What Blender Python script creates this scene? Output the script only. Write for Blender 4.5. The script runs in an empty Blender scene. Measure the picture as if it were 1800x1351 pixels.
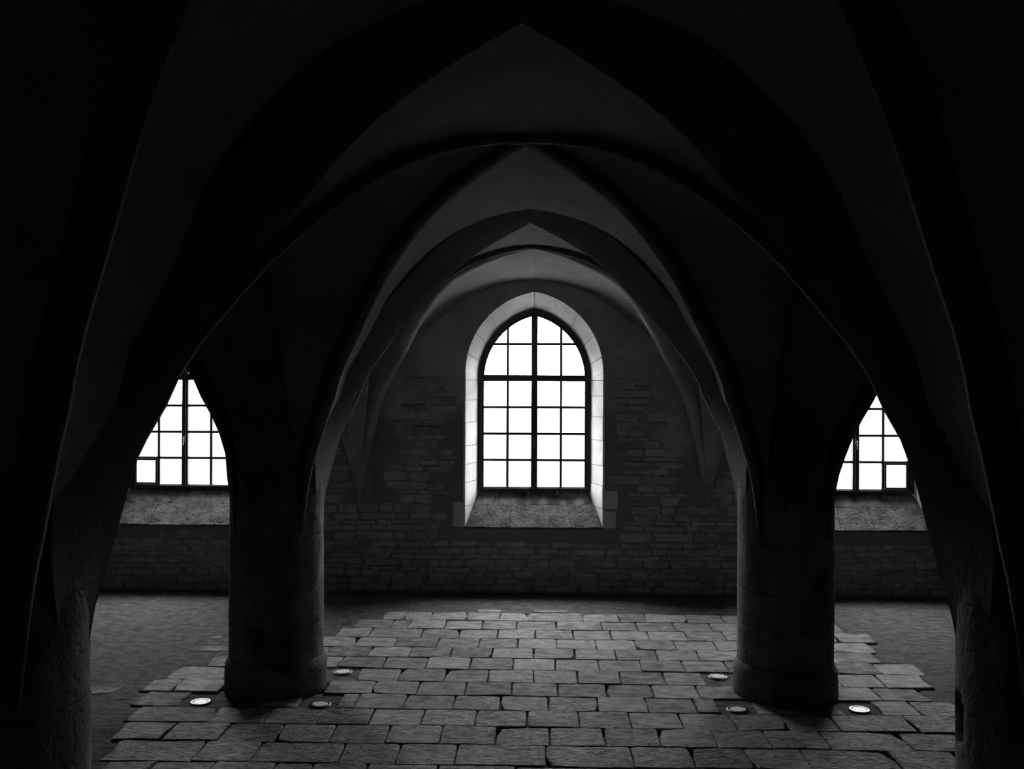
import bpy, bmesh, math, random
from mathutils import Vector, Matrix, noise
from mathutils.geometry import tessellate_polygon

sc = bpy.context.scene
COL = sc.collection
R = math.radians

# ------------------------------------------------------------------ camera
cam_d = bpy.data.cameras.new('camera')
cam_d.sensor_width = 36.0
cam_d.lens = 34.0
cam_d.clip_end = 200
cam = bpy.data.objects.new('camera', cam_d)
COL.objects.link(cam)
cam.matrix_world = (Matrix.Translation((0.083, 0.0, 2.4)) @ Matrix.Rotation(R(1.685), 4, 'Z')
                    @ Matrix.Rotation(R(90), 4, 'X') @ Matrix.Rotation(R(0.24), 4, 'Z'))
sc.camera = cam

# ------------------------------------------------------------------ world, exposure
SKY = 58.0
world = bpy.data.worlds.new('overcast_sky')
sc.world = world
world.use_nodes = True
bg = world.node_tree.nodes['Background']
# overcast sky: three times brighter at the zenith than at the horizon
_n = world.node_tree.nodes; _l = world.node_tree.links
_tc = _n.new('ShaderNodeTexCoord'); _sx = _n.new('ShaderNodeSeparateXYZ'); _l.new(_tc.outputs['Generated'], _sx.inputs[0])
_mr = _n.new('ShaderNodeMapRange'); _mr.inputs[1].default_value = 0.0; _mr.inputs[2].default_value = 1.0
_mr.inputs[3].default_value = SKY / 3; _mr.inputs[4].default_value = SKY; _l.new(_sx.outputs['Z'], _mr.inputs[0])
bg.inputs[0].default_value = (1, 1, 1, 1)
_l.new(_mr.outputs[0], bg.inputs[1])
sc.view_settings.view_transform = 'Standard'
sc.view_settings.look = 'None'
sc.view_settings.gamma = 1.0
sc.view_settings.use_curve_mapping = False
sc.view_settings.exposure = 0.0
sc.cycles.use_denoising = True
sc.cycles.filter_width = 1.3
sc.cycles.max_bounces = 8
sc.cycles.diffuse_bounces = 4
sc.cycles.transparent_max_bounces = 12
sc.cycles.caustics_reflective = False
sc.cycles.caustics_refractive = False
sc.cycles.sample_clamp_indirect = 4.0

# plan of the hall, metres: x across, y into depth, z up
Y0, Y1, Y2, Y3 = -0.48, 3.58, 7.61, 11.10
YF = 11.47                      # plane of the window frames
YOUT = 11.92                    # outer face of the wall
EYE = 2.4
CRO = 0.365                     # column radius
WX = [(-4.17, 'left'), (0.011, 'centre'), (3.787, 'right')]

def portal(x):
    d = bpy.data.lights.new('window_daylight_portal', 'AREA')
    d.shape = 'RECTANGLE'; d.size = 1.45; d.size_y = 2.4
    d.cycles.is_portal = True
    o = bpy.data.objects.new('window_daylight_portal', d)
    COL.objects.link(o)
    o.location = (x, YOUT + 0.02, 2.2)
    o.rotation_euler = (R(-90), 0, 0)
    return o
for wx, _ in WX:
    portal(wx)

# ------------------------------------------------------------------ helpers
rnd = random.Random(7)

def link(name, me, parent=None):
    o = bpy.data.objects.new(name, me)
    COL.objects.link(o)
    if parent: o.parent = parent
    return o

def mesh_obj(name, verts, faces, mat, parent=None, smooth=False):
    me = bpy.data.meshes.new(name)
    me.from_pydata(verts, [], faces)
    me.validate()
    if mat: me.materials.append(mat)
    if smooth:
        me.polygons.foreach_set('use_smooth', [True] * len(me.polygons))
    me.update()
    return link(name, me, parent)

def empty(name, loc=(0, 0, 0)):
    o = bpy.data.objects.new(name, None)
    COL.objects.link(o)
    o.location = loc
    o.empty_display_size = 0.2
    return o

def tag(o, label, cat=None, group=None, kind=None):
    if label: o['label'] = label
    if cat: o['category'] = cat
    if group: o['group'] = group
    if kind: o['kind'] = kind
    return o

class MB:
    def __init__(s): s.v = []; s.f = []
    def add(s, verts, faces):
        n = len(s.v); s.v += [tuple(p) for p in verts]; s.f += [tuple(i + n for i in f) for f in faces]
    def box(s, x0, x1, y0, y1, z0, z1):
        s.add([(x, y, z) for z in (z0, z1) for y in (y0, y1) for x in (x0, x1)],
              [(0, 2, 3, 1), (4, 5, 7, 6), (0, 1, 5, 4), (2, 6, 7, 3), (0, 4, 6, 2), (1, 3, 7, 5)])
    def grid(s, rows, close=False, flip=False):
        n = len(s.v); m = len(rows[0])
        for r in rows: s.v += [tuple(p) for p in r]
        for i in range(len(rows) - 1):
            for j in range(m if close else m - 1):
                k = (j + 1) % m
                q = (n + i*m + j, n + i*m + k, n + (i+1)*m + k, n + (i+1)*m + j)
                s.f.append(q[::-1] if flip else q)
    def build(s, name, mat, parent=None, smooth=False):
        return mesh_obj(name, s.v, s.f, mat, parent, smooth)

def interp(tab, x):
    # tab sorted by first column ascending; smooth (monotone cubic) interpolation
    if x <= tab[0][0]: return tab[0][1]
    if x >= tab[-1][0]: return tab[-1][1]
    n = len(tab)
    d = [(tab[i+1][1] - tab[i][1]) / (tab[i+1][0] - tab[i][0]) for i in range(n - 1)]
    m = [d[0]] + [0 if d[i-1]*d[i] <= 0 else 2*d[i-1]*d[i]/(d[i-1]+d[i]) for i in range(1, n - 1)] + [d[-1]]
    for i in range(n - 1):
        if x <= tab[i+1][0]:
            h = tab[i+1][0] - tab[i][0]; t = (x - tab[i][0]) / h
            return ((2*t**3 - 3*t*t + 1)*tab[i][1] + (t**3 - 2*t*t + t)*h*m[i]
                    + (-2*t**3 + 3*t*t)*tab[i+1][1] + (t**3 - t*t)*h*m[i+1])

# ------------------------------------------------------------------ materials
def mat_new(name):
    m = bpy.data.materials.new(name); m.use_nodes = True
    nt = m.node_tree; nt.nodes.clear()
    return m, nt

def stone(name, lo, hi, scale=3.0, rough=0.85, bump=0.4, fine=60.0, stretch=(1, 1, 1), objvar=0.0,
          pits=0.0, spec=0.3, specks=0.0, dist=0.02, rough_lo=None, streak=0.0, blotch=0.0):
    m, nt = mat_new(name)
    N = nt.nodes.new; L = nt.links.new
    out = N('ShaderNodeOutputMaterial'); b = N('ShaderNodeBsdfPrincipled'); L(b.outputs[0], out.inputs[0])
    tc = N('ShaderNodeTexCoord'); mp = N('ShaderNodeMapping'); mp.inputs['Scale'].default_value = stretch
    geo = N('ShaderNodeNewGeometry'); L(geo.outputs['Position'], mp.inputs[0])
    n1 = N('ShaderNodeTexNoise'); n1.inputs['Scale'].default_value = scale; n1.inputs['Detail'].default_value = 8
    n1.inputs['Roughness'].default_value = 0.65; L(mp.outputs[0], n1.inputs['Vector'])
    n2 = N('ShaderNodeTexNoise'); n2.inputs['Scale'].default_value = fine; n2.inputs['Detail'].default_value = 5
    L(mp.outputs[0], n2.inputs['Vector'])
    mr = N('ShaderNodeMapRange'); mr.inputs[1].default_value = 0.3; mr.inputs[2].default_value = 0.7
    L(n1.outputs[0], mr.inputs[0])
    ad = N('ShaderNodeMath'); ad.operation = 'MULTIPLY_ADD'; ad.inputs[1].default_value = 0.35; ad.inputs[2].default_value = -0.17
    L(n2.outputs[0], ad.inputs[0])
    sm = N('ShaderNodeMath'); sm.operation = 'ADD'; L(mr.outputs[0], sm.inputs[0]); L(ad.outputs[0], sm.inputs[1])
    fac = sm.outputs[0]
    if objvar:
        oi = N('ShaderNodeObjectInfo')
        ov = N('ShaderNodeMath'); ov.operation = 'MULTIPLY_ADD'; ov.inputs[1].default_value = objvar; ov.inputs[2].default_value = -objvar/2
        L(oi.outputs['Random'], ov.inputs[0])
        s2 = N('ShaderNodeMath'); s2.operation = 'ADD'; L(fac, s2.inputs[0]); L(ov.outputs[0], s2.inputs[1]); fac = s2.outputs[0]
    if streak:
        mp2 = N('ShaderNodeMapping'); mp2.inputs['Scale'].default_value = (9, 9, 0.7); L(geo.outputs['Position'], mp2.inputs[0])
        n4 = N('ShaderNodeTexNoise'); n4.inputs['Scale'].default_value = 1.0; n4.inputs['Detail'].default_value = 4; L(mp2.outputs[0], n4.inputs['Vector'])
        r4 = N('ShaderNodeMapRange'); r4.inputs[1].default_value = 0.35; r4.inputs[2].default_value = 0.7
        r4.inputs[3].default_value = -streak; r4.inputs[4].default_value = streak; L(n4.outputs[0], r4.inputs[0])
        s4 = N('ShaderNodeMath'); s4.operation = 'ADD'; L(fac, s4.inputs[0]); L(r4.outputs[0], s4.inputs[1]); fac = s4.outputs[0]
    if blotch:
        n5 = N('ShaderNodeTexNoise'); n5.inputs['Scale'].default_value = 2.2; n5.inputs['Detail'].default_value = 6; n5.inputs['Distortion'].default_value = 0.6
        L(geo.outputs['Position'], n5.inputs['Vector'])
        r5 = N('ShaderNodeMapRange'); r5.inputs[1].default_value = 0.5; r5.inputs[2].default_value = 0.6
        r5.inputs[3].default_value = 0; r5.inputs[4].default_value = blotch; L(n5.outputs[0], r5.inputs[0])
        s5 = N('ShaderNodeMath'); s5.operation = 'ADD'; L(fac, s5.inputs[0]); L(r5.outputs[0], s5.inputs[1]); fac = s5.outputs[0]
    cr = N('ShaderNodeValToRGB'); cr.color_ramp.elements[0].color = (lo, lo, lo, 1); cr.color_ramp.elements[1].color = (hi, hi, hi, 1)
    L(fac, cr.inputs[0])
    col = cr.outputs[0]
    if specks:
        vo = N('ShaderNodeTexNoise'); vo.inputs['Scale'].default_value = 45; vo.inputs['Detail'].default_value = 6; vo.inputs['Roughness'].default_value = 0.75
        L(geo.outputs['Position'], vo.inputs['Vector'])
        r3 = N('ShaderNodeMapRange'); r3.inputs[1].default_value = 0.66; r3.inputs[2].default_value = 0.72; L(vo.outputs[0], r3.inputs[0])
        mk = N('ShaderNodeMath'); mk.operation = 'MULTIPLY'
        rb = N('ShaderNodeMapRange'); rb.inputs[1].default_value = 0.45; rb.inputs[2].default_value = 0.65; L(n1.outputs[0], rb.inputs[0])
        L(r3.outputs[0], mk.inputs[0]); L(rb.outputs[0], mk.inputs[1])
        mx = N('ShaderNodeMix'); mx.data_type = 'RGBA'; L(mk.outputs[0], mx.inputs[0]); L(col, mx.inputs[6]); mx.inputs[7].default_value = (specks,)*3 + (1,)
        col = mx.outputs[2]
    L(col, b.inputs['Base Color'])
    b.inputs['Roughness'].default_value = rough
    if rough_lo is not None:
        rr = N('ShaderNodeMapRange'); rr.inputs[1].default_value = 0.3; rr.inputs[2].default_value = 0.7
        rr.inputs[3].default_value = rough_lo; rr.inputs[4].default_value = rough; L(n2.outputs[0], rr.inputs[0]); L(rr.outputs[0], b.inputs['Roughness'])
    b.inputs['Specular IOR Level'].default_value = spec
    # relief
    hs = N('ShaderNodeMath'); hs.operation = 'MULTIPLY_ADD'; hs.inputs[1].default_value = 0.35
    L(n2.outputs[0], hs.inputs[0]); L(n1.outputs[0], hs.inputs[2])
    h = hs.outputs[0]
    if pits:
        v = N('ShaderNodeTexNoise'); v.inputs['Scale'].default_value = 22; v.inputs['Detail'].default_value = 4; L(mp.outputs[0], v.inputs['Vector'])
        pr = N('ShaderNodeMapRange'); pr.inputs[1].default_value = 0.3; pr.inputs[2].default_value = 0.46
        pr.inputs[3].default_value = -pits; pr.inputs[4].default_value = 0; L(v.outputs[0], pr.inputs[0])
        ph = N('ShaderNodeMath'); ph.operation = 'ADD'; L(h, ph.inputs[0]); L(pr.outputs[0], ph.inputs[1]); h = ph.outputs[0]
    bp = N('ShaderNodeBump'); bp.inputs['Strength'].default_value = bump; bp.inputs['Distance'].default_value = dist
    L(h, bp.inputs['Height']); L(bp.outputs[0], b.inputs['Normal'])
    return m

M_VAULT = stone('vault_plaster', 0.10, 0.185, scale=1.6, bump=0.5, dist=0.015, fine=40, stretch=(1, 1, 1.8))
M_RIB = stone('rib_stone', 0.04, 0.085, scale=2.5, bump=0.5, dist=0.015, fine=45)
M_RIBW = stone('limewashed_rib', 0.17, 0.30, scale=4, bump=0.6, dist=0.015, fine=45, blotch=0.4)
M_COL = stone('column_stone', 0.04, 0.15, scale=3.5, bump=0.6, dist=0.02, fine=35, streak=0.25, blotch=0.45, pits=0.3)
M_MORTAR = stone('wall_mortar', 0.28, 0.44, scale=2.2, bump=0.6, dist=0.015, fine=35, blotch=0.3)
M_RUBBLE = stone('rubble_stone', 0.20, 0.46, scale=5.0, bump=0.7, dist=0.02, fine=40, stretch=(1, 1, 2.2), objvar=0.5, pits=0.4)
M_LIME = stone('reveal_limestone', 0.48, 0.70, scale=3.0, bump=0.35, dist=0.01, fine=50, pits=0.5, streak=0.15)
M_QUOIN = stone('quoin_stone', 0.45, 0.62, scale=6.0, bump=0.5, dist=0.01, fine=60, pits=0.4)
M_JOINT = stone('reveal_joint', 0.10, 0.16, bump=0.2)
M_SILL_UP = stone('stained_sill_stone', 0.03, 0.16, scale=2.0, bump=0.3, dist=0.01, fine=50, stretch=(3, 1, 0.5), streak=0.5)
M_SILL_LO = stone('rough_sill_stone', 0.05, 0.15, scale=6.0, bump=1.0, dist=0.02, fine=30, pits=0.8, streak=0.25)
M_PAVE = stone('paving_stone', 0.08, 0.36, scale=7.0, bump=1.0, dist=0.012, fine=70, objvar=0.6, pits=0.45,
               rough=0.95, rough_lo=0.7, spec=0.15, specks=0.65, stretch=(1, 1.8, 1))
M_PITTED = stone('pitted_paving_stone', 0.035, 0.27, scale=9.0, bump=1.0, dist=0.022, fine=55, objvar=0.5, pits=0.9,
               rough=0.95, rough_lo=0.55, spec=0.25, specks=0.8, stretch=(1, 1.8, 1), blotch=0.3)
M_EARTH = stone('packed_earth', 0.035, 0.155, scale=9.0, bump=1.0, dist=0.03, fine=38, rough=0.95, spec=0.1, stretch=(1, 1.5, 1))

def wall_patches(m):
    # below the plaster the bare joints get a darker tone, in ragged patches
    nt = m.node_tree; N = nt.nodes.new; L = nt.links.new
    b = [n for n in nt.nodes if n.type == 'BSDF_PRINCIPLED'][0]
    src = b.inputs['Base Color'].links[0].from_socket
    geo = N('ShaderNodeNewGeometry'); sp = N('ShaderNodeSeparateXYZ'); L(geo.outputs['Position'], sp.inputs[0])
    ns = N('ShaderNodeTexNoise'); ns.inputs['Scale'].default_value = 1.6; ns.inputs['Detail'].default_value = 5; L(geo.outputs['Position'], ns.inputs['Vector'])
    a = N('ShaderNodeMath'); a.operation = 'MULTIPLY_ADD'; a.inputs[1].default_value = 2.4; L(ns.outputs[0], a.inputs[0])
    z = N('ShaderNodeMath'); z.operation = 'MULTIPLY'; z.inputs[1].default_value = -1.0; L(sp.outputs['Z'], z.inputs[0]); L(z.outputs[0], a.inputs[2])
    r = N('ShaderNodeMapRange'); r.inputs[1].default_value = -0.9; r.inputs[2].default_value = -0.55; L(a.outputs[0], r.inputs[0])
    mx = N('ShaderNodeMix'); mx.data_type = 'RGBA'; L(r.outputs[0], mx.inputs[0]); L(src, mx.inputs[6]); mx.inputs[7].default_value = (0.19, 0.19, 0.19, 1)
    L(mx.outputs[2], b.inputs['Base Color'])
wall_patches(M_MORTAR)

def simple(name, c, rough=0.5, metal=0.0, spec=0.5, noise_amt=0.2):
    m, nt = mat_new(name)
    N = nt.nodes.new; L = nt.links.new
    out = N('ShaderNodeOutputMaterial'); b = N('ShaderNodeBsdfPrincipled'); L(b.outputs[0], out.inputs[0])
    tc = N('ShaderNodeTexCoord'); n = N('ShaderNodeTexNoise'); n.inputs['Scale'].default_value = 30; L(tc.outputs['Object'], n.inputs['Vector'])
    cr = N('ShaderNodeMapRange'); cr.inputs[3].default_value = c*(1-noise_amt); cr.inputs[4].default_value = c*(1+noise_amt); L(n.outputs[0], cr.inputs[0])
    cc = N('ShaderNodeCombineColor'); [L(cr.outputs[0], cc.inputs[i]) for i in range(3)]
    L(cc.outputs[0], b.inputs['Base Color'])
    b.inputs['Roughness'].default_value = rough; b.inputs['Metallic'].default_value = metal
    b.inputs['Specular IOR Level'].default_value = spec
    return m
M_FRAME = simple('dark_painted_frame', 0.012, 0.6)
M_HANDLE = simple('worn_handle_metal', 0.12, 0.45, 0.8)
M_RING = simple('steel_lamp_ring', 0.16, 0.42, 0.8)
M_LENS = simple('frosted_lamp_glass', 0.92, 0.45, 0.0, 0.35, 0.05)
M_BOUNCE = simple('bounce_strip_pale', 0.80, 0.95, 0, 0.1)  # for the added strip outside, pale to bounce light up
M_DARKGROUND = simple('added_ground_dark', 0.035, 0.95, 0, 0.1)  # for the added ground beyond, dark to keep light off the near vaults
M_OUT = simple('outer_render', 0.65, 0.9)

def glass(name):
    m, nt = mat_new(name)
    N = nt.nodes.new; L = nt.links.new
    out = N('ShaderNodeOutputMaterial'); tr = N('ShaderNodeBsdfTransparent'); gl = N('ShaderNodeBsdfGlossy')
    gl.inputs['Roughness'].default_value = 0.03
    tc = N('ShaderNodeTexCoord'); n = N('ShaderNodeTexNoise'); n.inputs['Scale'].default_value = 3; n.inputs['Detail'].default_value = 6
    n.inputs['Distortion'].default_value = 1.5; L(tc.outputs['Object'], n.inputs['Vector'])
    mr = N('ShaderNodeMapRange'); mr.inputs[3].default_value = 0.86; mr.inputs[4].default_value = 0.98; L(n.outputs[0], mr.inputs[0])
    cc = N('ShaderNodeCombineColor'); [L(mr.outputs[0], cc.inputs[i]) for i in range(3)]; L(cc.outputs[0], tr.inputs[0])
    lw = N('ShaderNodeLayerWeight'); lw.inputs[0].default_value = 0.5
    pw = N('ShaderNodeMath'); pw.operation = 'POWER'; pw.inputs[1].default_value = 5.0; L(lw.outputs['Facing'], pw.inputs[0])
    fr = N('ShaderNodeMath'); fr.operation = 'MULTIPLY_ADD'; fr.inputs[1].default_value = 0.9; fr.inputs[2].default_value = 0.03; L(pw.outputs[0], fr.inputs[0])
    mx = N('ShaderNodeMixShader'); L(fr.outputs[0], mx.inputs[0]); L(tr.outputs[0], mx.inputs[1]); L(gl.outputs[0], mx.inputs[2])
    L(mx.outputs[0], out.inputs[0])
    return m
M_GLASS = glass('window_glass')

# ------------------------------------------------------------------ vault profile tables: (height above eye, half opening)
WEB = [(-1.15, 1.74), (-0.74, 1.69), (-0.45, 1.605), (-0.29, 1.545), (-0.1, 1.46), (0.075, 1.40), (0.264, 1.29), (0.46, 1.175),
       (0.687, 1.035), (0.971, 0.79), (1.105, 0.635), (1.172, 0.53), (1.246, 0.395), (1.295, 0.285), (1.345, 0.16), (1.37, 0.08), (1.39, 0.0)]
WALLWEB = [(-1.35, 1.99), (-1.12, 1.95), (-0.57, 1.83), (-0.15, 1.71), (0.10, 1.58), (0.305, 1.46), (0.66, 1.26), (0.85, 1.13), (1.03, 0.98),
           (1.18, 0.77), (1.30, 0.46), (1.36, 0.24), (1.39, 0.0)]
RING = [(-1.2, 1.645), (-1.03, 1.648), (-0.447, 1.545), (-0.16, 1.44), (0.0, 1.36), (0.29, 1.17), (0.37, 1.11), (0.66, 0.85), (0.945, 0.58),
        (1.17, 0.25), (1.305, 0.0)]
S0 = 0.26

def apexshift(y, wallpush=0.0):
    s = -0.0213 * (y - 5.61)
    return s

def web_h(hi, y, base=-1.2, top=1.39):
    g = max(0.0, (hi - base) / (top - base)) ** 2
    if y > 10.2:      # the last cell curves down to meet the wall
        t = min(1.0, (y - 10.2) / 0.9)
        k = min(1.0, max(0.0, (hi - 0.60) / 0.45))
        c = min(1.0, max(0.0, (hi - 1.12) / 0.27))
        hi -= t * t * (0.17 - 0.06*c) * k * k * (3 - 2*k)
    return EYE + hi + g * apexshift(y)

def jit(p, a=0.007):
    v = noise.noise_vector(Vector(p) * 1.7)
    return (p[0] + a*v.x, p[1] + a*v.y, p[2] + a*v.z)

def smooth01(a, b, x):
    t = min(1.0, max(0.0, (x - a) / (b - a))); return t*t*(3 - 2*t)
def profile(cx, cy, sx, sy):
    # the masons did not make every springing alike
    if cy in (Y0, Y3) or abs(cx) > 5: return WALLWEB
    amp = 0.0
    aisle = cx * sx > 0
    if aisle and cy == Y2 and sy < 0: amp = 0.10 if cx < 0 else 0.045
    elif not aisle and cy == Y1 and sy > 0: amp = 0.058
    if not amp: return WEB
    return [(h, w + amp * smooth01(-1.15, -0.1, h) * (1 - smooth01(0.3, 0.95, h))) for h, w in WEB]
def levels(tab, n=34):
    out = []
    for i in range(n + 1):
        t = i / n
        h = tab[0][0] + (tab[-1][0] - tab[0][0]) * (1 - (1 - t) ** 1.7)
        out.append((h, interp(tab, h)))
    return out

WEB_UP = 0.035
def quadrant(mb_long, mb_lat, cx, cy, sx, sy, halfy, wall_y=False, wall_x=False):
    tab = profile(cx, cy, sx, sy)
    s_ref = 0.0 if (wall_y or wall_x) else S0
    rows1, rows2 = [], []
    m = 8
    hb = tab[0][0]
    for h, w in levels(tab):
        lift = min(1.0, (h - hb) / 0.6)
        s = 2 - w - 0.03 * lift * min(1.0, w / 0.3)
        h += WEB_UP * lift
        s_y = s_ref + (s - s_ref) * (halfy - s_ref) / (2 - s_ref)
        x = cx + sx * s
        y = cy + sy * s_y
        r1 = []
        for k in range(m + 1):
            yy = cy + sy * s_y * k / m
            r1.append(jit((x, yy, web_h(h, yy))))
        r2 = []
        for k in range(m + 1):
            xx = cx + sx * s * k / m
            r2.append(jit((xx, y, web_h(h, y))))
        rows1.append(r1); rows2.append(r2)
    mb_long.grid(rows1, flip=(sx * sy > 0))
    mb_lat.grid(rows2, flip=(sx * sy < 0))

ceiling = empty('ceiling', (0, 5.3, 0))
ceiling['kind'] = 'structure'
def reparent(o, p):
    o.parent = p
    o.matrix_parent_inverse = Matrix.Translation(-Vector(p.location))
    return o
for ax in (-4, 0, 4):
    for (ya, yb) in ((Y0, Y1), (Y1, Y2), (Y2, Y3)):
        mb = MB()
        half = (yb - ya) / 2
        for sx in (-1, 1):
            cx = ax - 2*sx
            for (cy, sy) in ((ya, 1), (yb, -1)):
                quadrant(mb, mb, cx, cy, sx, sy, half, wall_y=(cy in (Y0, Y3)), wall_x=(abs(cx) > 5))
        reparent(mb.build('vault_web', M_VAULT, None, True), ceiling)
mb = MB(); mb.box(-6.4, 6.4, Y0 - 0.5, YOUT, 4.25, 4.5)
reparent(mb.build('roof_slab', M_VAULT), ceiling)

def ring_mesh(path, horiz, depth=0.34, hw=0.2, cham=0.014, taper=None, slant=False):
    """path: (u, z) list along the soffit; horiz: function (u, off) -> (x, y)"""
    mb = MB(); rows = []
    n = len(path)
    mid = max(path, key=lambda p: p[1])[0]
    for i, (u, z) in enumerate(path):
        a = path[max(0, i-1)]; b = path[min(n-1, i+1)]
        t = Vector((b[0]-a[0], b[1]-a[1])).normalized()
        nrm = Vector((-t.y, t.x))            # outward (away from the opening)
        if nrm.y * 0.3 + nrm.x * (1 if u > mid else -1) < 0 and abs(u - mid) > 1e-3: nrm = -nrm
        if abs(u - mid) <= 1e-3: nrm = Vector((0, 1))
        k = taper[i] if taper else 1.0
        w = hw * k; c = cham * min(1, k)
        row = []
        if slant:       # soffit cut on the slant, low edge towards the windows
            q = k * (0.2 + 0.8*smooth01(1.45, 2.5, z))
            sec = ((-w, depth), (-w, 0.17*q), (-w*0.3, 0.105*q), (w*0.3, 0.05*q), (w*0.82, 0.004), (w*0.92, 0), (w, 0.008), (w, depth))
        else:
            sec = ((-w, depth), (-w, c), (-w + c, 0), (-w/3, 0), (w/3, 0), (w - c, 0), (w, c), (w, depth))
        for off, dd in sec:
            uu = u + nrm.x * dd; zz = z + nrm.y * dd
            x, y = horiz(uu, off)
            row.append(jit((x, y, zz), 0.006))
        rows.append(row)
    mb.grid(rows)
    return mb

def arch_path(h0=-1.15, n=26, shift=0.0, tab=RING):
    pts = []
    for i in range(n + 1):
        t = i / n
        h = h0 + (tab[-1][0] - h0) * (1 - (1 - t) ** 1.5)
        g = max(0, (h + 1.2) / 2.5) ** 2
        pts.append((interp(tab, h), EYE + h + g * shift))
    return pts
for yc, sh in ((Y1, 0.10), (Y2, 0.0)):
    for ax in (-4, 0, 4):
        half = arch_path(shift=sh)
        path = [(-w, z) for w, z in half] + [(w, z) for w, z in half[::-1][1:]]
        tap = [0.35 + 0.65*smooth01(1.25, 1.85, z) for u, z in path]
        mb = ring_mesh(path, lambda u, off, ax=ax, yc=yc: (ax + u, yc + off), taper=tap, slant=True)
        o = mb.build('transverse_arch', M_RIB, None, True); o.data.set_sharp_from_angle(angle=R(28))
        reparent(o, ceiling)
# diagonal ribs, from the column to the crown of each bay
def diagonal(cx, cy, sx, sy, halfy, wall):
    tab = profile(cx, cy, sx, sy)
    s_ref = 0.0 if wall else S0
    mb = MB(); rows = []
    pts = []
    for h, w in levels(tab, 26):
        s = 2 - w
        s_y = s_ref + (s - s_ref) * (halfy - s_ref) / (2 - s_ref)
        x = cx + sx*s; y = cy + sy*s_y
        pts.append(Vector((x, y, web_h(h, y) - (0.0 if h < 1.38 else 0.0))))
    plan = (pts[-1] - pts[0]); plan.z = 0; plan.normalize()
    side = Vector((-plan.y, plan.x, 0))
    for i, p in enumerate(pts):
        a = pts[max(0, i-1)]; b = pts[min(len(pts)-1, i+1)]
        t = (b - a).normalized()
        nrm = side.cross(t).normalized()
        if nrm.z < 0 or (nrm.z < 0.05 and nrm.dot(plan) > 0): nrm = -nrm
        k = min(1.0, 0.25 + (p.z - pts[0].z) / 0.9)
        if i == len(pts) - 1: nrm = Vector((0, 0, 1))
        w = 0.055 * k; c = 0.020 * k
        row = []
        for off, dd in ((-w, 0.22), (-w, c), (-w + c, 0), (0, -0.003), (w - c, 0), (w, c), (w, 0.22)):
            q = p + side*off + nrm*dd
            row.append(jit(tuple(q), 0.006))
        rows.append(row)
    # run a little past the crown so the ribs meet
    rows.append([(q[0] + plan.x*0.05, q[1] + plan.y*0.05, q[2]) for q in rows[-1]])
    mb.grid(rows)
    return mb
for ax in (-4, 0, 4):
    for (ya, yb) in ((Y0, Y1), (Y1, Y2), (Y2, Y3)):
        for sx in (-1, 1):
            cx = ax - 2*sx
            for (cy, sy) in ((ya, 1), (yb, -1)):
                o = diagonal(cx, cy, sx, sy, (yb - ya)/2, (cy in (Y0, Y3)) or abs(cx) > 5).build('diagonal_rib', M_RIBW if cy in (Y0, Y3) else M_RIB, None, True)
                reparent(o, ceiling)
# arcade arches along x = -2 and x = +2
def arcade_side(wall, halfy, shift):
    out = []
    for w, z in arch_path(h0=-1.15, shift=shift):
        h = z - EYE
        if wall:
            ww = min(2.0, interp(WALLWEB, min(1.39, h - 0.0)) - 0.06 * min(1, (h + 1.2) / 0.9))
            if z > EYE + 1.2: ww = min(ww, w)
            s = 2 - ww
            s_y = s * halfy / 2
            k = max(0.06, min(1.0, 0.06 + (h + 1.2) * 0.62))
        else:
            s = 2 - w
            s_y = S0 + (s - S0) * (halfy - S0) / (2 - S0)
            k = 0.35 + 0.65*smooth01(1.25, 1.85, z)
        out.append((s_y, z, k))
    return out
for cx in (-2, 2):
    for (ya, yb) in ((Y0, Y1), (Y1, Y2), (Y2, Y3)):
        half = (yb - ya) / 2
        sh = apexshift((ya + yb) / 2)
        L_ = arcade_side(ya == Y0, half, sh); R_ = arcade_side(yb == Y3, half, sh)
        path = [(ya + s, z) for s, z, k in L_] + [(yb - s, z) for s, z, k in R_[::-1][1:]]
        tap = [k for s, z, k in L_] + [k for s, z, k in R_[::-1][1:]]
        mb = ring_mesh(path, lambda u, off, cx=cx: (cx + off, u), taper=tap)
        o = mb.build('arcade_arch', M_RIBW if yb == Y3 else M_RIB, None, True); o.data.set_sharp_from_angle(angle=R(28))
        reparent(o, ceiling)

# ------------------------------------------------------------------ walls
def pointed(cx, a, zs, rise, n=12, z0=None):
    """open outline from right foot over the apex to left foot: (x, z) list"""
    Rr = (a*a + rise*rise) / (2*a)
    pts = []
    if z0 is not None: pts.append((cx + a, z0))
    angmax = math.asin(min(1, rise / Rr))
    for i in range(n + 1):
        t = angmax * i / n
        pts.append((cx + a - Rr + Rr*math.cos(t), zs + Rr*math.sin(t)))
    left = [(2*cx - x, z) for x, z in pts[::-1][1:]]
    return pts + left

SILL_Z, SILL_IN = 1.152, 0.755
A_OUT, ZS_OUT, R_OUT = 0.79, 2.53, 0.935      # opening in the wall's inner face
A_FR, ZS_FR, R_FR = 0.651, 2.47, 0.815        # frame outer edge

def wall_with_holes(name, y, x0, x1, z0, z1, holes, mat):
    polys = [[Vector((x, z, 0)) for x, z in ((x0, z0), (x1, z0), (x1, z1), (x0, z1))]]
    for h in holes: polys.append([Vector((x, z, 0)) for x, z in h])
    tris = tessellate_polygon(polys)
    flat = [p for pl in polys for p in pl]
    return mesh_obj(name, [(p.x, y, p.y) for p in flat], [tuple(t) for t in tris], mat)

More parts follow.
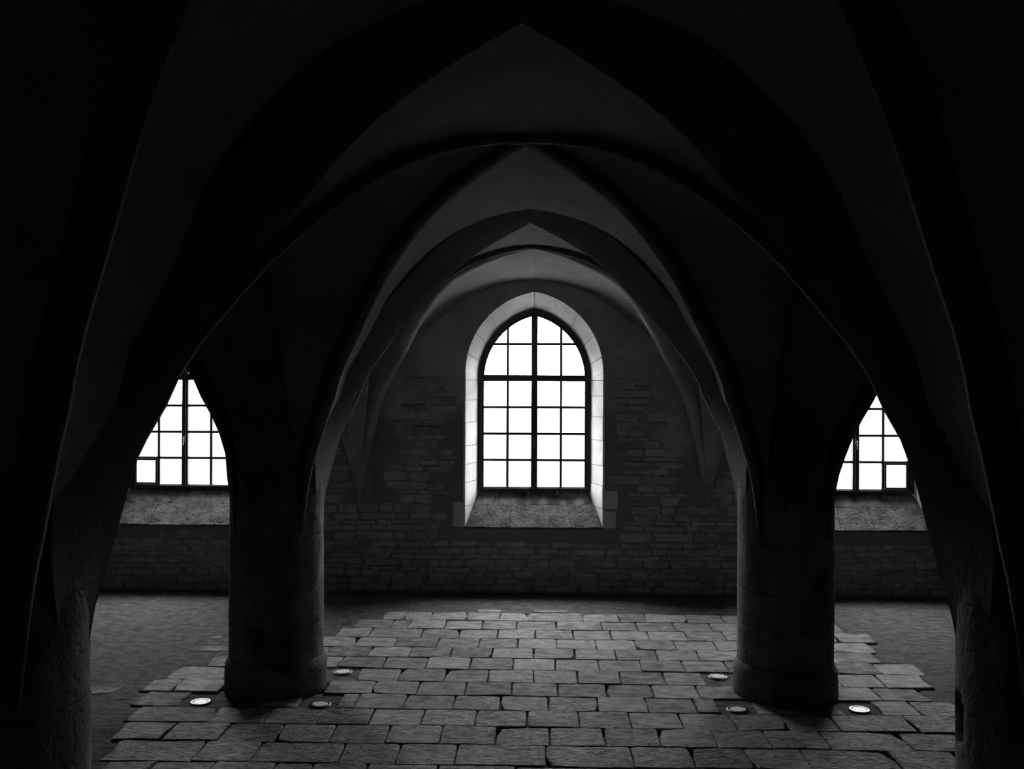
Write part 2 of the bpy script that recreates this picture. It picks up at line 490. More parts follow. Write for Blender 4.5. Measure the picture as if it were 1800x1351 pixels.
wall_back = empty('wall_back', (0, Y3, 0)); wall_back['kind'] = 'structure'
holes = [pointed(wx, A_OUT + 0.012, ZS_OUT, R_OUT + 0.012, 14, SILL_IN - 0.012) for wx, _ in WX]
reparent_list = []
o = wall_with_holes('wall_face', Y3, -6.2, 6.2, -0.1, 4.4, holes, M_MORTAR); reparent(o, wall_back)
holes2 = [pointed(wx, A_FR + 0.20, ZS_FR, R_FR + 0.22, 14, SILL_Z - 0.18) for wx, _ in WX]
o = wall_with_holes('outer_face', YOUT, -6.2, 6.2, -0.1, 4.4, holes2, M_OUT); reparent(o, wall_back)
for wx, _ in WX:
    # solid backing of the splay, behind the dressed stones (keeps the wall tight)
    a = pointed(wx, A_OUT + 0.012, ZS_OUT, R_OUT + 0.012, 14, SILL_IN - 0.012)
    b = pointed(wx, A_FR + 0.012, ZS_FR, R_FR + 0.012, 14, SILL_Z - 0.012)
    c = pointed(wx, A_FR + 0.20, ZS_FR, R_FR + 0.22, 14, SILL_Z - 0.18)
    mb = MB()
    mb.grid([[(x, Y3, z) for x, z in a], [(x, YF + 0.06, z) for x, z in b], [(x, YOUT, z) for x, z in c]], close=True)
    o = mb.build('embrasure_core', M_JOINT); reparent(o, wall_back)

def reveal_curve(n=60):
    """matching (outer xz, inner xz) samples along the right side, foot -> apex, parameter by outer height"""
    o_ = pointed(0, A_OUT, ZS_OUT, R_OUT, 24, SILL_IN)[:26]
    i_ = pointed(0, A_FR, ZS_FR, R_FR, 24, SILL_Z)[:26]
    return o_, i_
def at_len(poly, t):
    # t in 0..1 foot->springing, 1..2 springing->apex
    if t <= 1:
        (x0, z0), (x1, z1) = poly[0], poly[1]
        return (x0 + (x1-x0)*t, z0 + (z1-z0)*t)
    k = (t - 1) * (len(poly) - 2); i = min(int(k), len(poly) - 3); f = k - i
    (x0, z0), (x1, z1) = poly[1+i], poly[2+i]
    return (x0 + (x1-x0)*f, z0 + (z1-z0)*f)

def reveal_block(side, t0, t1, name, curved):
    O, I = reveal_curve()
    n = 5 if curved else 1
    g = 0.0035 if curved else 0.0022
    mb = MB(); top = []; base = []
    th = 0.004 * rnd.random()
    for j in range(n + 1):
        t = t0 + g + (t1 - t0 - 2*g) * j / n
        ox, oz = at_len(O, t); ix, iz = at_len(I, t)
        if not curved:
            iz = max(iz, SILL_Z) if t0 > 0 else iz
        top.append([(side*ox, Y3 - 0.006 - th, oz), (side*(ox*0.5 + ix*0.5) - side*th, (Y3+YF)/2, (oz+iz)/2), (side*ix, YF + 0.02, iz)])
        base.append([(side*(ox + 0.02), Y3 + 0.004, oz), (side*((ox+ix)/2 + 0.02), (Y3+YF)/2, (oz+iz)/2), (side*(ix + 0.02), YF + 0.02, iz)])
    # top surface
    N0 = len(mb.v)
    mb.grid(top, flip=(side < 0))
    # skirts
    mb.grid([[r[0] for r in top], [r[0] for r in base]], flip=(side > 0))
    mb.grid([top[0], base[0]]); mb.grid([top[-1], base[-1]])
    o = mb.build(name, M_LIME)
    return o

def at_window(o, wx):
    o.location.x += wx

# flat jambs are cut at levels; straight part runs from sill to springing with horizontal joints
def jamb_blocks(side, wx):
    zs = [SILL_IN, 1.00, 1.27, 1.48, 1.69, 1.96, 2.217, 2.45]
    if side > 0: zs = [SILL_IN, 0.985, 1.245, 1.47, 1.76, 2.03, 2.27, 2.45]
    for k in range(len(zs)):
        za = zs[k]; zb = zs[k+1] if k + 1 < len(zs) else ZS_OUT
        if zb - za < 0.02: continue
        g = 0.003; za2 = za + g; zb2 = zb - g
        th = 0.005 * rnd.random()
        def inner_reach(z):
            # how far towards the frame the splay reaches above the sloping sill, at height z
            return min(1.0, max(0.0, (z - SILL_IN) / (SILL_Z - SILL_IN)))
        rows = []
        ys = []
        # polygon in (depth f, z)
        poly = []
        f_a, f_b = inner_reach(za2), inner_reach(zb2)
        poly = [(0, za2), (f_a, za2)]
        if f_a < 1 and f_b >= 1: poly.append((1, SILL_Z))
        poly += [(f_b if f_b < 1 else 1, zb2), (0, zb2)]
        poly = [p for i, p in enumerate(poly) if i == 0 or p != poly[i-1]]
        vt = []; vb = []
        for f, z in poly:
            x = A_OUT + (A_FR - A_OUT) * f; y = Y3 - 0.006 + (YF + 0.02 - Y3) * f
            vt.append((side*(x - th), y, z)); vb.append((side*(x + 0.02), y + 0.004, z))
        n = len(poly)
        faces = [tuple(range(n)) if side < 0 else tuple(range(n))[::-1]]
        faces += [(i, (i+1) % n, n + (i+1) % n, n + i) for i in range(n)]
        o = mesh_obj('jamb_stone', vt + vb, faces, M_LIME); at_window(o, wx); reparent(o, wall_back)
    ts = [1.0, 1.17, 1.36, 1.56, 1.78, 2.0]
    if side > 0: ts = [1.0, 1.14, 1.34, 1.57, 1.79, 2.0]
    for k in range(5):
        o = reveal_block(side, ts[k], ts[k+1], 'voussoir', True); at_window(o, wx); reparent(o, wall_back)

def sill_block(name, x0, x1, t0, t1, mat, wx, th=0.0, rough=0.0):
    """stone lying on the sloped sill; x as fraction -1..1 of the half width, t 0 (wall) .. 1 (frame)"""
    nx, nt_ = 5, 2
    rows = []; base = []
    for j in range(nt_ + 1):
        t = t0 + (t1 - t0) * j / nt_
        hw = A_OUT + (A_FR - A_OUT) * t
        y = Y3 - 0.004 + (YF + 0.03 - Y3) * t; z = SILL_IN + (SILL_Z - SILL_IN) * t
        r = []; b = []
        for i in range(nx + 1):
            x = (x0 + (x1 - x0) * i / nx) * hw + (0.0025 if i == 0 else -0.0025 if i == nx else 0)
            d = th + rough * noise.noise(Vector((x*9 + wx, t*6, 3.3)))
            r.append((x, y - d*0.7, z + d*0.7 + (0.003 if j == 0 else -0.003 if j == nt_ else 0)))
            b.append((x, y + 0.02, z - 0.012))
        rows.append(r); base.append(b)
    mb = MB()
    mb.grid(rows)
    mb.grid([rows[0], base[0]], flip=True); mb.grid([rows[-1], base[-1]])
    mb.grid([[r[0] for r in rows], [b[0] for b in base]]); mb.grid([[r[-1] for r in rows], [b[-1] for b in base]], flip=True)
    o = mb.build(name, mat); at_window(o, wx); reparent(o, wall_back)

def quoin(x0, x1, z0, z1, mat, wx):
    mb = MB()
    g = 0.012
    pts = [(x0, z0 + g), (x0 + g, z0), (x1 - g, z0), (x1, z0 + g), (x1, z1 - g*1.5), (x1 - g*1.5, z1), (x0 + g, z1), (x0, z1 - g)]
    n = len(pts); cxm = (x0 + x1)/2; czm = (z0 + z1)/2
    v = [(x, Y3 + 0.01, z) for x, z in pts] + [(x + (cxm-x)*0.06, Y3 - 0.006, z + (czm-z)*0.06) for x, z in pts]
    f = [(i, (i+1) % n, n + (i+1) % n, n + i) for i in range(n)] + [tuple(range(n, 2*n))]
    o = mesh_obj('quoin_stone', v, f, mat); at_window(o, wx); reparent(o, wall_back)

for wx, _ in WX:
    jamb_blocks(-1, wx); jamb_blocks(1, wx)
    lo = [-1.0, -0.755, -0.36, 0.13, 0.55, 1.0]
    for k in range(5): sill_block('sill_stone', lo[k], lo[k+1], 0.0, 0.60, M_SILL_LO, wx, 0.006 + 0.01*rnd.random(), 0.018)
    up = [-1.0, -0.66, -0.1, 0.42, 0.86, 1.0]
    for k in range(5): sill_block('sill_stone', up[k], up[k+1], 0.60, 1.0, M_SILL_UP, wx, 0.004*rnd.random(), 0.004)
    quoin(-0.93, -0.80, SILL_IN, 1.06, M_QUOIN, wx)
    quoin(0.80, 0.945, SILL_IN, 0.96, M_QUOIN, wx)
    quoin(0.80, 0.965, 0.975, 1.19, M_QUOIN, wx)

# ------------------------------------------------------------------ rubble stones of the back wall
def inside_window(x, z, pad):
    for wx, _ in WX:
        dx = abs(x - wx)
        if z < SILL_IN - pad: continue
        if dx > A_OUT + pad: continue
        if z <= ZS_OUT: return True
        Rr = (A_OUT**2 + R_OUT**2) / (2*A_OUT)
        if math.hypot(dx - A_OUT + Rr, z - ZS_OUT) < Rr + pad: return True
    return False
def corbel_zone(x, z):
    return any(abs(abs(x) - c) < 0.20 + max(0, (z - 1.2)) * 0.28 and z > 1.05 for c in (1.92,))

def rubble(x0, x1, z0, z1):
    n = 8
    pts = []
    w = (x1 - x0); h = (z1 - z0)
    base = [(0.06, 0), (0.5, -0.02), (0.94, 0.0), (1.0, 0.5), (0.95, 1.0), (0.5, 1.02), (0.05, 1.0), (0.0, 0.5)]
    for bx, bz in base:
        pts.append((x0 + w*bx + rnd.uniform(-0.014, 0.014), z0 + h*bz + rnd.uniform(-0.009, 0.009)))
    d = rnd.uniform(0.004, 0.016)
    tl = rnd.uniform(-0.004, 0.004)
    cx = (x0+x1)/2; cz = (z0+z1)/2
    v = [(x, Y3 + 0.004, z) for x, z in pts]
    v += [(x + (cx-x)*0.05, Y3 - d*0.7, z + (cz-z)*0.12) for x, z in pts]
    v += [(x + (cx-x)*0.28, Y3 - d - tl*((z-cz)/h), z + (cz-z)*0.4) for x, z in pts]
    f = [(i, (i+1) % n, n + (i+1) % n, n + i) for i in range(n)]
    f += [(n+i, n+(i+1) % n, 2*n + (i+1) % n, 2*n + i) for i in range(n)] + [tuple(range(2*n, 3*n))]
    return v, f

stones = []
z = 0.02
while z < 2.45:
    hgt = rnd.choice((0.05, 0.06, 0.07, 0.08, 0.09, 0.11))
    x = -6.0 + rnd.uniform(0, 0.3)
    while x < 6.0:
        w = rnd.choice((0.14, 0.18, 0.22, 0.28, 0.34, 0.42)) * rnd.uniform(0.85, 1.15)
        wob = 0.03 * noise.noise(Vector((x*0.8, z*2.0, 1.0)))
        a, b = x + 0.004, x + w - 0.004
        zz0, zz1 = z + wob + 0.003, z + wob + hgt - 0.003
        x += w
        if zz0 < 0.01: continue
        bad = any(inside_window(px, pz, (0.18 if 0.7 < pz < 1.22 else 0.05)) for px in (a, (a+b)/2, b) for pz in (zz0, zz1)) or corbel_zone((a+b)/2, zz1)
        if bad: continue
        # the upper courses disappear under plaster
        if zz1 > 1.15 and noise.noise(Vector(((a+b)*0.9, zz0*1.6, 4.0))) > 0.55 - (zz1 - 1.15)*0.40: continue
        if 0.55 < zz0 < 0.75 and abs((a+b)/2) < 1.0 and rnd.random() < 0.6: continue
        stones.append((a, b, zz0, zz1))
    z += hgt
def vis(s):
    cx = (s[0]+s[1])/2
    c = 0 if abs(cx) < 2.45 else 1
    return (c, -(s[1]-s[0])*(s[3]-s[2]))
stones.sort(key=vis)
for s in stones[:300]:
    v, f = rubble(*s)
    o = mesh_obj('stone', v, f, M_RUBBLE); reparent(o, wall_back)
mb = MB()
for s in stones[300:]:
    v, f = rubble(*s); mb.add(v, f)
o = mb.build('rubble_courses', M_RUBBLE); reparent(o, wall_back); o['kind'] = 'stuff'

# worn corbel stubs where the arcade dies into the wall
for cx in (-1.90, 1.95):
    bm = bmesh.new()
    secs = [(1.02, 0.035, 0.012), (1.10, 0.06, 0.03), (1.19, 0.075, 0.05), (1.30, 0.085, 0.06), (1.42, 0.07, 0.05), (1.60, 0.06, 0.045)]
    rings = []
    for zc, hw, dp in secs:
        row = []
        for k in range(9):
            a = math.pi * k / 8
            p = Vector((cx + hw*math.cos(a), Y3 - dp*math.sin(a) + 0.004, zc))
            nn = noise.noise_vector(p * 14) * 0.018
            row.append(bm.verts.new(p + Vector((nn.x, nn.y*0.5, nn.z))))
        rings.append(row)
    for r0, r1 in zip(rings, rings[1:]):
        for k in range(8): bm.faces.new((r0[k], r1[k], r1[k+1], r0[k+1]))
    bm.faces.new(rings[0]); bm.faces.new(rings[-1][::-1])
    me = bpy.data.meshes.new('corbel'); bm.to_mesh(me); bm.free(); me.materials.append(M_MORTAR)
    reparent(link('corbel', me), wall_back)

# other walls of the hall
def plain_wall(name, x0, x1, y0, y1):
    mb = MB(); mb.box(x0, x1, y0, y1, -0.1, 4.4)
    o = mb.build(name, M_MORTAR); o['kind'] = 'structure'
plain_wall('wall_left', -6.4, -6.0, Y0 - 0.4, YOUT)
plain_wall('wall_right', 6.0, 6.4, Y0 - 0.4, YOUT)
plain_wall('wall_front', -6.0, 6.0, Y0 - 0.4, Y0)

# made-up ground outside: pale strip lights the last vault, dark part dims nearer ones
mb = MB(); mb.box(-14, 14, YOUT, YOUT + 3.2, -0.20, -0.02)
o = mb.build('added_bounce_strip', M_BOUNCE); o['kind'] = 'structure'
mb = MB(); mb.box(-60, 60, YOUT + 3.2, YOUT + 90, -0.22, -0.04)
o = mb.build('added_dark_ground', M_DARKGROUND); o['kind'] = 'structure'

# ------------------------------------------------------------------ windows
def bar_mesh(x0, x1, z0, z1, y0=YF - 0.02, y1=YF + 0.02):
    mb = MB(); mb.box(x0, x1, y0, y1, z0, z1); return mb
def arch_half(x, a, zs, rise):
    Rr = (a*a + rise*rise) / (2*a)
    x = min(abs(x), a)
    return zs + math.sqrt(max(0, Rr*Rr - (x - a + Rr)**2))
FW = 0.054
for wi, (wx, side) in enumerate(WX):
    win = empty('window_%d' % (wi + 1), (wx, YF, 1.152)); win['kind'] = 'structure'
    def P(mb, name, mat, smooth=False):
        o = mb.build(name, mat, None, smooth); o.location.x = wx
        o.parent = win; o.matrix_parent_inverse = Matrix.Translation(-Vector(win.location))
        return o
    # outer frame: moulded ring, two steps
    for (aa, w, y0, y1) in ((A_FR, 0.03, YF - 0.035, YF + 0.05), ):
        o1 = pointed(0, aa + 0.015, ZS_FR, R_FR + 0.012, 14, SILL_Z - 0.01)
        i1 = pointed(0, aa - w, ZS_FR, R_FR - w*1.15, 14, SILL_Z + w*0.8)
        i2 = pointed(0, aa - FW, ZS_FR, R_FR - FW*1.25, 14, 1.190)
        mb = MB()
        mb.grid([[(x, y1, z) for x, z in o1], [(x, y0, z) for x, z in o1], [(x, y0, z) for x, z in i1], [(x, y0 + 0.02, z) for x, z in i1],
                 [(x, y0 + 0.02, z) for x, z in i2], [(x, y1, z) for x, z in i2], [(x, y1, z) for x, z in o1]], close=True, flip=True)
    P(mb, 'frame', M_FRAME)
    ag = A_FR - FW; rg = R_FR - FW*1.25
    ztop = arch_half(0, ag, ZS_FR, rg)
    # mullion, with the two meeting stiles
    mb = MB(); mb.box(-0.037, 0.037, YF - 0.012, YF + 0.04, 1.185, ztop + 0.01); mb.box(-0.016, 0.016, YF - 0.035, YF - 0.01, 1.185, ztop)
    P(mb, 'mullion', M_FRAME)
    mb = MB(); mb.box(-ag, ag, YF - 0.012, YF + 0.04, 2.438, 2.514); mb.box(-ag, ag, YF - 0.032, YF - 0.01, 2.462, 2.492)
    P(mb, 'transom', M_FRAME)
    vb = [-0.316, 0.316]; hb = [1.506, 1.817, 2.132]
    for x in vb:
        mb = MB(); mb.box(x - 0.014, x + 0.014, YF - 0.008, YF + 0.018, 1.188, 2.44); P(mb, 'glazing_bar', M_FRAME)
        mb = MB(); mb.box(x - 0.014, x + 0.014, YF - 0.008, YF + 0.018, 2.51, arch_half(x, ag, ZS_FR, rg) + 0.015); P(mb, 'glazing_bar', M_FRAME)
    for z_ in hb:
        for s in (-1, 1):
            mb = MB(); xa, xb = sorted((s*0.036, s*(ag + 0.004))); mb.box(xa, xb, YF - 0.007, YF + 0.017, z_ - 0.014, z_ + 0.014); P(mb, 'glazing_bar', M_FRAME)
    # upper bar at 2.88
    zb = 2.880
    Rr = (ag*ag + rg*rg) / (2*ag)
    xe = ag - Rr + math.sqrt(Rr*Rr - (zb - ZS_FR)**2)
    for s in (-1, 1):
        mb = MB(); xa, xb = sorted((s*0.036, s*(xe + 0.01))); mb.box(xa, xb, YF - 0.007, YF + 0.017, zb - 0.014, zb + 0.014); P(mb, 'glazing_bar', M_FRAME)
    # handle on the meeting stile
    mb = MB(); mb.box(-0.011, 0.011, YF - 0.045, YF - 0.034, 1.70, 1.78); mb.box(-0.006, 0.006, YF - 0.075, YF - 0.044, 1.745, 1.76)
    mb.box(-0.007, 0.007, YF - 0.085, YF - 0.073, 1.66, 1.765); P(mb, 'handle', M_HANDLE)
    # small ventilator casement in the lower outer pane of the side windows
    if side != 'centre':
        s = -1 if side == 'left' else 1
        xa, xb = sorted((s*0.326, s*(ag - 0.001)))
        mb = MB(); za, zc_ = 1.192, 1.497; y0, y1 = YF - 0.030, YF - 0.006; q = 0.022
        mb.box(xa, xb, y0, y1, za, za + q); mb.box(xa, xb, y0, y1, zc_ - q, zc_); mb.box(xa, xa + q, y0, y1, za + q, zc_ - q); mb.box(xb - q, xb, y0, y1, za + q, zc_ - q)
        P(mb, 'ventilator_frame', M_FRAME)
    # panes, one per light
    xs = [-ag, -0.316, 0.0, 0.316, ag]; zsn = [1.188] + hb + [2.44]
    yp0, yp1 = YF + 0.003, YF + 0.007
    for i in range(4):
        for j in range(4):
            mb = MB(); mb.box(xs[i] + 0.004, xs[i+1] - 0.004, yp0, yp1, zsn[j] + 0.003, zsn[j+1] - 0.003); P(mb, 'pane', M_GLASS)
    def arch_pane(xa, xb, za, zlimit=None):
        n = 8; top = []
        for k in range(n + 1):
            x = xa + (xb - xa)*k/n
            t = arch_half(x, ag + 0.004, ZS_FR, rg + 0.004)
            if zlimit: t = min(t, zlimit)
            top.append((x, max(t, za + 0.001)))
        pts = [(xb, za), (xa, za)] + top
        n_ = len(pts)
        v = [(x, yp0, z) for x, z in pts] + [(x, yp1, z) for x, z in pts]
        f = [tuple(range(n_))[::-1], tuple(range(n_, 2*n_))] + [(i, (i+1) % n_, n_ + (i+1) % n_, n_ + i) for i in range(n_)]
        o = mesh_obj('pane', v, f, M_GLASS); o.location.x = wx; o.parent = win; o.matrix_parent_inverse = Matrix.Translation(-Vector(win.location))
    for s in (-1, 1):
        for (u0, u1) in ((0.004, 0.312), (0.320, ag)):
            xa, xb = sorted((s*u0, s*u1))
            arch_pane(xa, xb, 2.512, zb - 0.003)
        xa, xb = sorted((s*0.004, s*0.312)); arch_pane(xa, xb, zb + 0.003)
        xa, xb = sorted((s*0.320, s*(xe))); arch_pane(xa, xb, zb + 0.003)

# ------------------------------------------------------------------ columns
def make_column(cx, cy, label, seed, dents=(), fine=1):
    root = empty('column', (cx, cy, 0))
    tag(root, label, 'column', 'round stone columns', 'thing')
    r2 = random.Random(seed)
    NS = 56 * fine
    def lathe(name, prof, rough=0.003):
        mb = MB(); rows = []
        for r, z in prof:
            row = []
            for k in range(NS):
                a = 2*math.pi*k/NS
                p = Vector((math.cos(a)*r, math.sin(a)*r, z))
                rr = r + rough * noise.noise(Vector((p.x*5 + seed*7, p.y*5, z*4))) + rough*0.6*noise.noise(Vector((p.x*16, p.y*16 + seed, z*14)))
                for (da, dz, aw, zw, dep) in dents:
                    e = ((a - da + math.pi) % (2*math.pi) - math.pi)/aw; g = (z - dz)/zw
                    q = e*e + g*g
                    if q < 1: rr -= dep * (1 - q) ** 0.35
                row.append((math.cos(a)*rr, math.sin(a)*rr, z))
            rows.append(row)
        mb.grid(rows, close=True)
        n0 = len(mb.v)
        mb.f.append(tuple(range(NS))[::-1]); mb.f.append(tuple(range(n0 - NS, n0)))
        o = mb.build(name, M_COL, root, False)
        for p in o.data.polygons: p.use_smooth = len(p.vertices) == 4
        return o
    lathe('base', [(0.396, -0.05), (0.396, 0.05), (0.394, 0.12), (0.394, 0.20), (0.390, 0.215), (0.372, 0.262), (0.366, 0.268)], 0.006)
    zs = [0.268, 0.545, 0.82, 1.215, 1.62, 2.02]
    zs = [zs[0]] + [q + r2.uniform(-0.015, 0.015) for q in zs[1:]]
    for a, b in zip(zs, zs[1:]):
        dr = r2.uniform(-0.002, 0.002); n = 12 * fine
        prof = [(CRO - 0.004 + dr, a), (CRO - 0.001 + dr, a + 0.003)]
        prof += [(CRO + dr, a + 0.012 + (b - a - 0.024)*k/n) for k in range(n + 1)]
        prof += [(CRO - 0.001 + dr, b - 0.003), (CRO - 0.004 + dr, b - 0.001)]
        lathe('drum', prof)
    return root
make_column(-2, Y2, 'pale-edged round stone column with lamps at its foot, left of centre window', 1)
make_column(2, Y2, 'blotchy weathered round stone column with lamps at its foot, right of centre window', 2)
make_column(-2, Y1, 'dark foreground column filling the left edge of the photo', 3)
make_column(2, Y1, 'dark foreground column at the right edge, with a chipped hollow low on its side', 4,
            dents=[(math.radians(170), 1.17, 0.17, 0.095, 0.06)], fine=2)

# ------------------------------------------------------------------ floor
floor = empty('floor', (0, 5, 0)); floor['kind'] = 'structure'
ROWS = [
(10.123, 9.775, [-1.517, -1.299, -1.033, -0.669, -0.323, -0.036, 0.519, 0.892, 1.16, 1.589, 1.954, 2.358]),
(9.775, 9.434, [-1.752, -1.387, -1.216, -0.852, -0.487, -0.144, 0.251, 0.696, 1.05, 1.414, 1.778, 2.146, 2.524, 3.069]),
(9.434, 9.096, [-1.858, -1.544, -1.044, -0.682, -0.316, 0.044, 0.403, 0.767, 1.119, 1.486, 1.842, 2.192, 2.546, 2.899, 3.247]),
(9.096, 8.762, [-1.957, -1.612, -1.246, -0.855, -0.475, -0.117, 0.24, 0.604, 0.968, 1.332, 1.696, 2.059, 2.416, 2.777, 3.117]),
(8.762, 8.435, [-2.199, -1.809, -1.436, -1.069, -0.705, -0.337, 0.032, 0.396, 0.761, 1.12, 1.486, 1.891, 2.3, 2.697, 3.04]),
(8.435, 8.099, [-2.744, -2.357, -1.987, -1.623, -1.245, -0.877, -0.507, -0.142, 0.219, 0.59, 0.949, 1.307, 1.673, 2.033, 2.286, 2.578, 2.935, 3.297]),
(8.099, 7.754, [-2.946, -2.494, -2.124, -1.76, -1.411, -1.065, -0.69, -0.334, 0.037, 0.395, 0.744, 1.105, 1.46, 1.806, 2.164, 2.507, 2.846, 3.215]),
(7.754, 7.425, [-3.031, -2.78, -2.393, -1.975, -1.591, -1.225, -0.87, -0.499, -0.13, 0.231, 0.609, 0.969, 1.323, 1.689, 2.063, 2.348, 2.702, 3.069]),
(7.425, 7.094, [-2.952, -2.555, -2.146, -1.712, -1.291, -0.928, -0.557, -0.206, 0.153, 0.523, 0.888, 1.248, 1.619, 1.998, 2.417, 2.865, 3.21]),
(7.094, 6.754, [-2.866, -2.27, -1.868, -1.493, -1.124, -0.752, -0.372, -0.001, 0.365, 0.732, 1.096, 1.469, 1.83, 2.182, 2.709, 3.066]),
(6.754, 6.411, [-2.815, -2.458, -2.079, -1.701, -1.328, -0.953, -0.582, -0.209, 0.159, 0.527, 0.899, 1.274, 1.63, 2.011, 2.553, 2.957]),
(6.411, 6.057, [-2.71, -2.128, -1.755, -1.197, -0.827, -0.451, 0.13, 0.685, 1.067, 1.429, 1.79, 2.358, 2.77]),
(6.057, 5.7, [-2.639, -2.337, -1.952, -1.572, -1.334, -0.991, -0.548, -0.063, 0.479, 0.919, 1.295, 1.704, 2.077, 2.516]),
]
slabs = []
for (ya, yb, xs) in ROWS:
    for a, b in zip(xs, xs[1:]): slabs.append((a, b, yb, ya))
# the pattern carries on towards the viewer
r3 = random.Random(11)
ycur = ROWS[-1][1]
while ycur > Y0 + 0.4:
    d = r3.uniform(0.33, 0.40)
    x = -2.7 + r3.uniform(-0.2, 0.2)
    while x < 2.7:
        w = r3.uniform(0.34, 0.56)
        slabs.append((x, x + w, ycur - d, ycur)); x += w
    ycur -= d
CLEAR = [(-2.72, 7.13, -2.27, 7.43)]
LAMPS = [(-2.463, 7.207), (-1.552, 7.19), (-1.552, 8.008), (1.552, 8.012), (1.548, 7.205), (2.455, 7.238)]
def near_lamp(x, y, r=0.13):
    return any(math.hypot(x-a, y-b) < r for a, b in LAMPS)

def slab_mesh(a, b, y0, y1, edge):
    g = 0.004 + r3.uniform(0, 0.003)
    a += g; b -= g; y0 += g; y1 -= g
    c = r3.uniform(0.006, 0.02)
    w = b - a; h = y1 - y0
    base = [(a + c, y0), ((a+b)/2 + r3.uniform(-.06, .06), y0), (b - c, y0), (b, y0 + c), (b, (y0+y1)/2), (b, y1 - c), (b - c, y1),
            ((a+b)/2 + r3.uniform(-.06, .06), y1), (a + c, y1), (a, y1 - c), (a, (y0+y1)/2), (a, y0 + c)]
    j = 0.018 if edge else 0.005
    pts = [(x + r3.uniform(-j, j), y + r3.uniform(-j, j)) for x, y in base]
    # worn corner
    if r3.random() < 0.22:
        k = r3.choice((0, 3, 6, 9)); cxm, cym = (a+b)/2, (y0+y1)/2
        for q in (k, (k - 1) % 12):
            x, y = pts[q]; pts[q] = (x + (cxm-x)*0.14, y + (cym-y)*0.14)
    # pull back from lamps
    out = []
    for x, y in pts:
        for lx, ly in LAMPS:
            d = math.hypot(x-lx, y-ly)
            if d < 0.155:
                x = lx + (x-lx)/max(d, 1e-3)*0.155; y = ly + (y-ly)/max(d, 1e-3)*0.155
        out.append((x, y))
    pts = out
    top = 0.010 + r3.uniform(-0.004, 0.005)
    tx, ty = r3.uniform(-0.009, 0.009), r3.uniform(-0.009, 0.009)
    cx, cy = (a+b)/2, (y0+y1)/2
    Z = lambda x, y, t: t + (x-cx)*tx + (y-cy)*ty
    n = 12
    v = [(x, y, -0.05) for x, y in pts] + [(x, y, Z(x, y, top - 0.005)) for x, y in pts]
    v += [(x + (cx-x)*0.035, y + (cy-y)*0.035, Z(x, y, top)) for x, y in pts]
    f = [(i, (i+1) % n, n + (i+1) % n, n + i) for i in range(n)] + [(n+i, n+(i+1) % n, 2*n+(i+1) % n, 2*n+i) for i in range(n)] + [tuple(range(2*n, 3*n))]
    return v, f
kept = []
for (a, b, y0, y1) in slabs:
    cx, cy = (a+b)/2, (y0+y1)/2
    if any(math.hypot(cx-x, cy-y) < 0.27 for x in (-2, 2) for y in (Y1, Y2)): continue
    if any(c[0] < cx < c[2] and c[1] < cy < c[3] for c in CLEAR): continue
    hit = [(lx, ly) for lx, ly in LAMPS if a - 0.11 < lx < b + 0.11 and y0 - 0.05 < ly < y1 + 0.05]
    if hit:
        lx = hit[0][0]
        if lx - 0.13 - a > 0.10: kept.append((a, lx - 0.13, y0, y1))
        if b - lx - 0.13 > 0.10: kept.append((lx + 0.13, b, y0, y1))
        continue
    if any(a - 0.03 < lx < b + 0.03 and y0 - 0.03 < ly < y1 + 0.03 and min(lx - a, b - lx, ly - y0, y1 - ly) > 0.10 for lx, ly in LAMPS): continue
    kept.append((a, b, y0, y1))
kept.sort(key=lambda s: -s[2])
far = kept[:300]; rest = kept[300:]
for s in far:
    edge = s[0] < -2.6 or s[1] > 2.9 or s[3] > 10.0
    v, f = slab_mesh(*s, edge)
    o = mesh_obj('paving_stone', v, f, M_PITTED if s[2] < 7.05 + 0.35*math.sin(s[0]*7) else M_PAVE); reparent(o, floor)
if rest:
    mb = MB()
    for s in rest: mb.add(*slab_mesh(*s, False))
    o = mb.build('paving_rows', M_PAVE); reparent(o, floor); o['kind'] = 'stuff'
# small loose flags sunk in the earth
for (x, y, w, d) in ((-2.86, 8.66, 0.13, 0.07), (-2.93, 9.1, 0.2, 0.05), (-3.35, 7.45, 0.17, 0.09), (-0.45, 10.23, 0.14, 0.06), (0.2, 10.24, 0.2, 0.06), (-2.36, 9.5, 0.16, 0.10)):
    v, f = slab_mesh(x - w, x + w, y - d, y + d, True)
    o = mesh_obj('sunken_flag', v, f, M_PAVE); reparent(o, floor); o.location.z -= 0.008

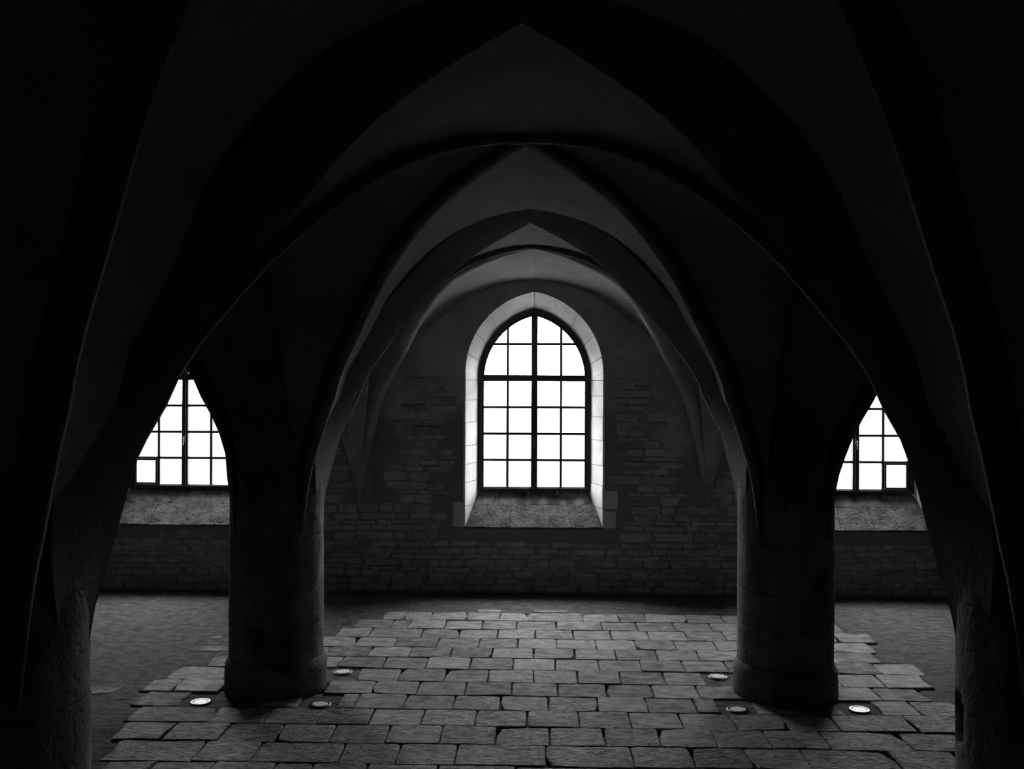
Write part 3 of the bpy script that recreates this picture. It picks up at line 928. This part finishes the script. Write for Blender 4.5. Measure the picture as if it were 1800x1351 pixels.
import bisect
def covered(x, y):
    for (ya, yb, xs) in ROWS:
        if yb <= y <= ya: return xs[0] + 0.01 < x < xs[-1] - 0.01
    return y < ROWS[-1][1] and -2.75 < x < 2.75
def ground(x, y):
    p = Vector((x, y, 0))
    n = 0.006*noise.noise(p*3.0) + 0.004*noise.noise(p*9.0) + 0.0015*noise.noise(p*25)
    if y < 7.6 and abs(x) > 2.4: n += 0.016*noise.noise(p*2.3 + Vector((5, 1, 0))) * min(1, (7.6-y))
    if near_lamp(x, y, 0.30): return -0.004 + n*0.6
    if covered(x, y): return -0.028 + n*0.6
    return 0.0 + n
mb = MB(); rows = []
nx, ny = 260, 250
for j in range(ny + 1):
    y = Y0 + (Y3 - Y0)*j/ny
    rows.append([(-6 + 12*i/nx, y, ground(-6 + 12*i/nx, y)) for i in range(nx + 1)])
mb.grid(rows)
reparent(mb.build('earth_floor', M_EARTH, None, True), floor)
mb = MB(); mb.box(-6.4, 6.4, Y0 - 0.4, YOUT, -0.35, -0.08); reparent(mb.build('floor_bed', M_EARTH), floor)

# ------------------------------------------------------------------ ground lamps
LL = ['round ground lamp with bright steel ring, left of the left column',
      'round ground lamp with dull ring in front of left column, on its right side',
      'round ground lamp behind the left column, on its right side',
      'round ground lamp behind the right column, on its left side',
      'shadowed round ground lamp in front of right column, on its left side',
      'round ground lamp with bright steel ring, right of the right column']
for (x, y), lab in zip(LAMPS, LL):
    root = empty('ground_lamp', (x, y, 0.0)); tag(root, lab, 'lamp', 'ground lamps around the columns')
    NS = 40
    def lathe(prof, name, mat, cap=False):
        mb = MB()
        mb.grid([[(r*math.cos(2*math.pi*k/NS), r*math.sin(2*math.pi*k/NS), z) for k in range(NS)] for r, z in prof], close=True)
        if cap: mb.f.append(tuple(range(len(mb.v) - NS, len(mb.v))))
        o = mb.build(name, mat, root, True)
        if cap: o.data.polygons[-1].use_smooth = False
        return o
    z0 = 0.004
    lathe([(0.080, -0.06), (0.080, z0), (0.076, z0 + 0.004), (0.056, z0 + 0.005), (0.053, z0 + 0.002)], 'steel_ring', M_RING)
    lathe([(0.0535, z0 - 0.01), (0.0535, z0 + 0.002), (0.050, z0 + 0.004)], 'lens', M_LENS, True)
    lathe([(0.079, -0.06), (0.079, -0.05)], 'housing', M_FRAME, True)
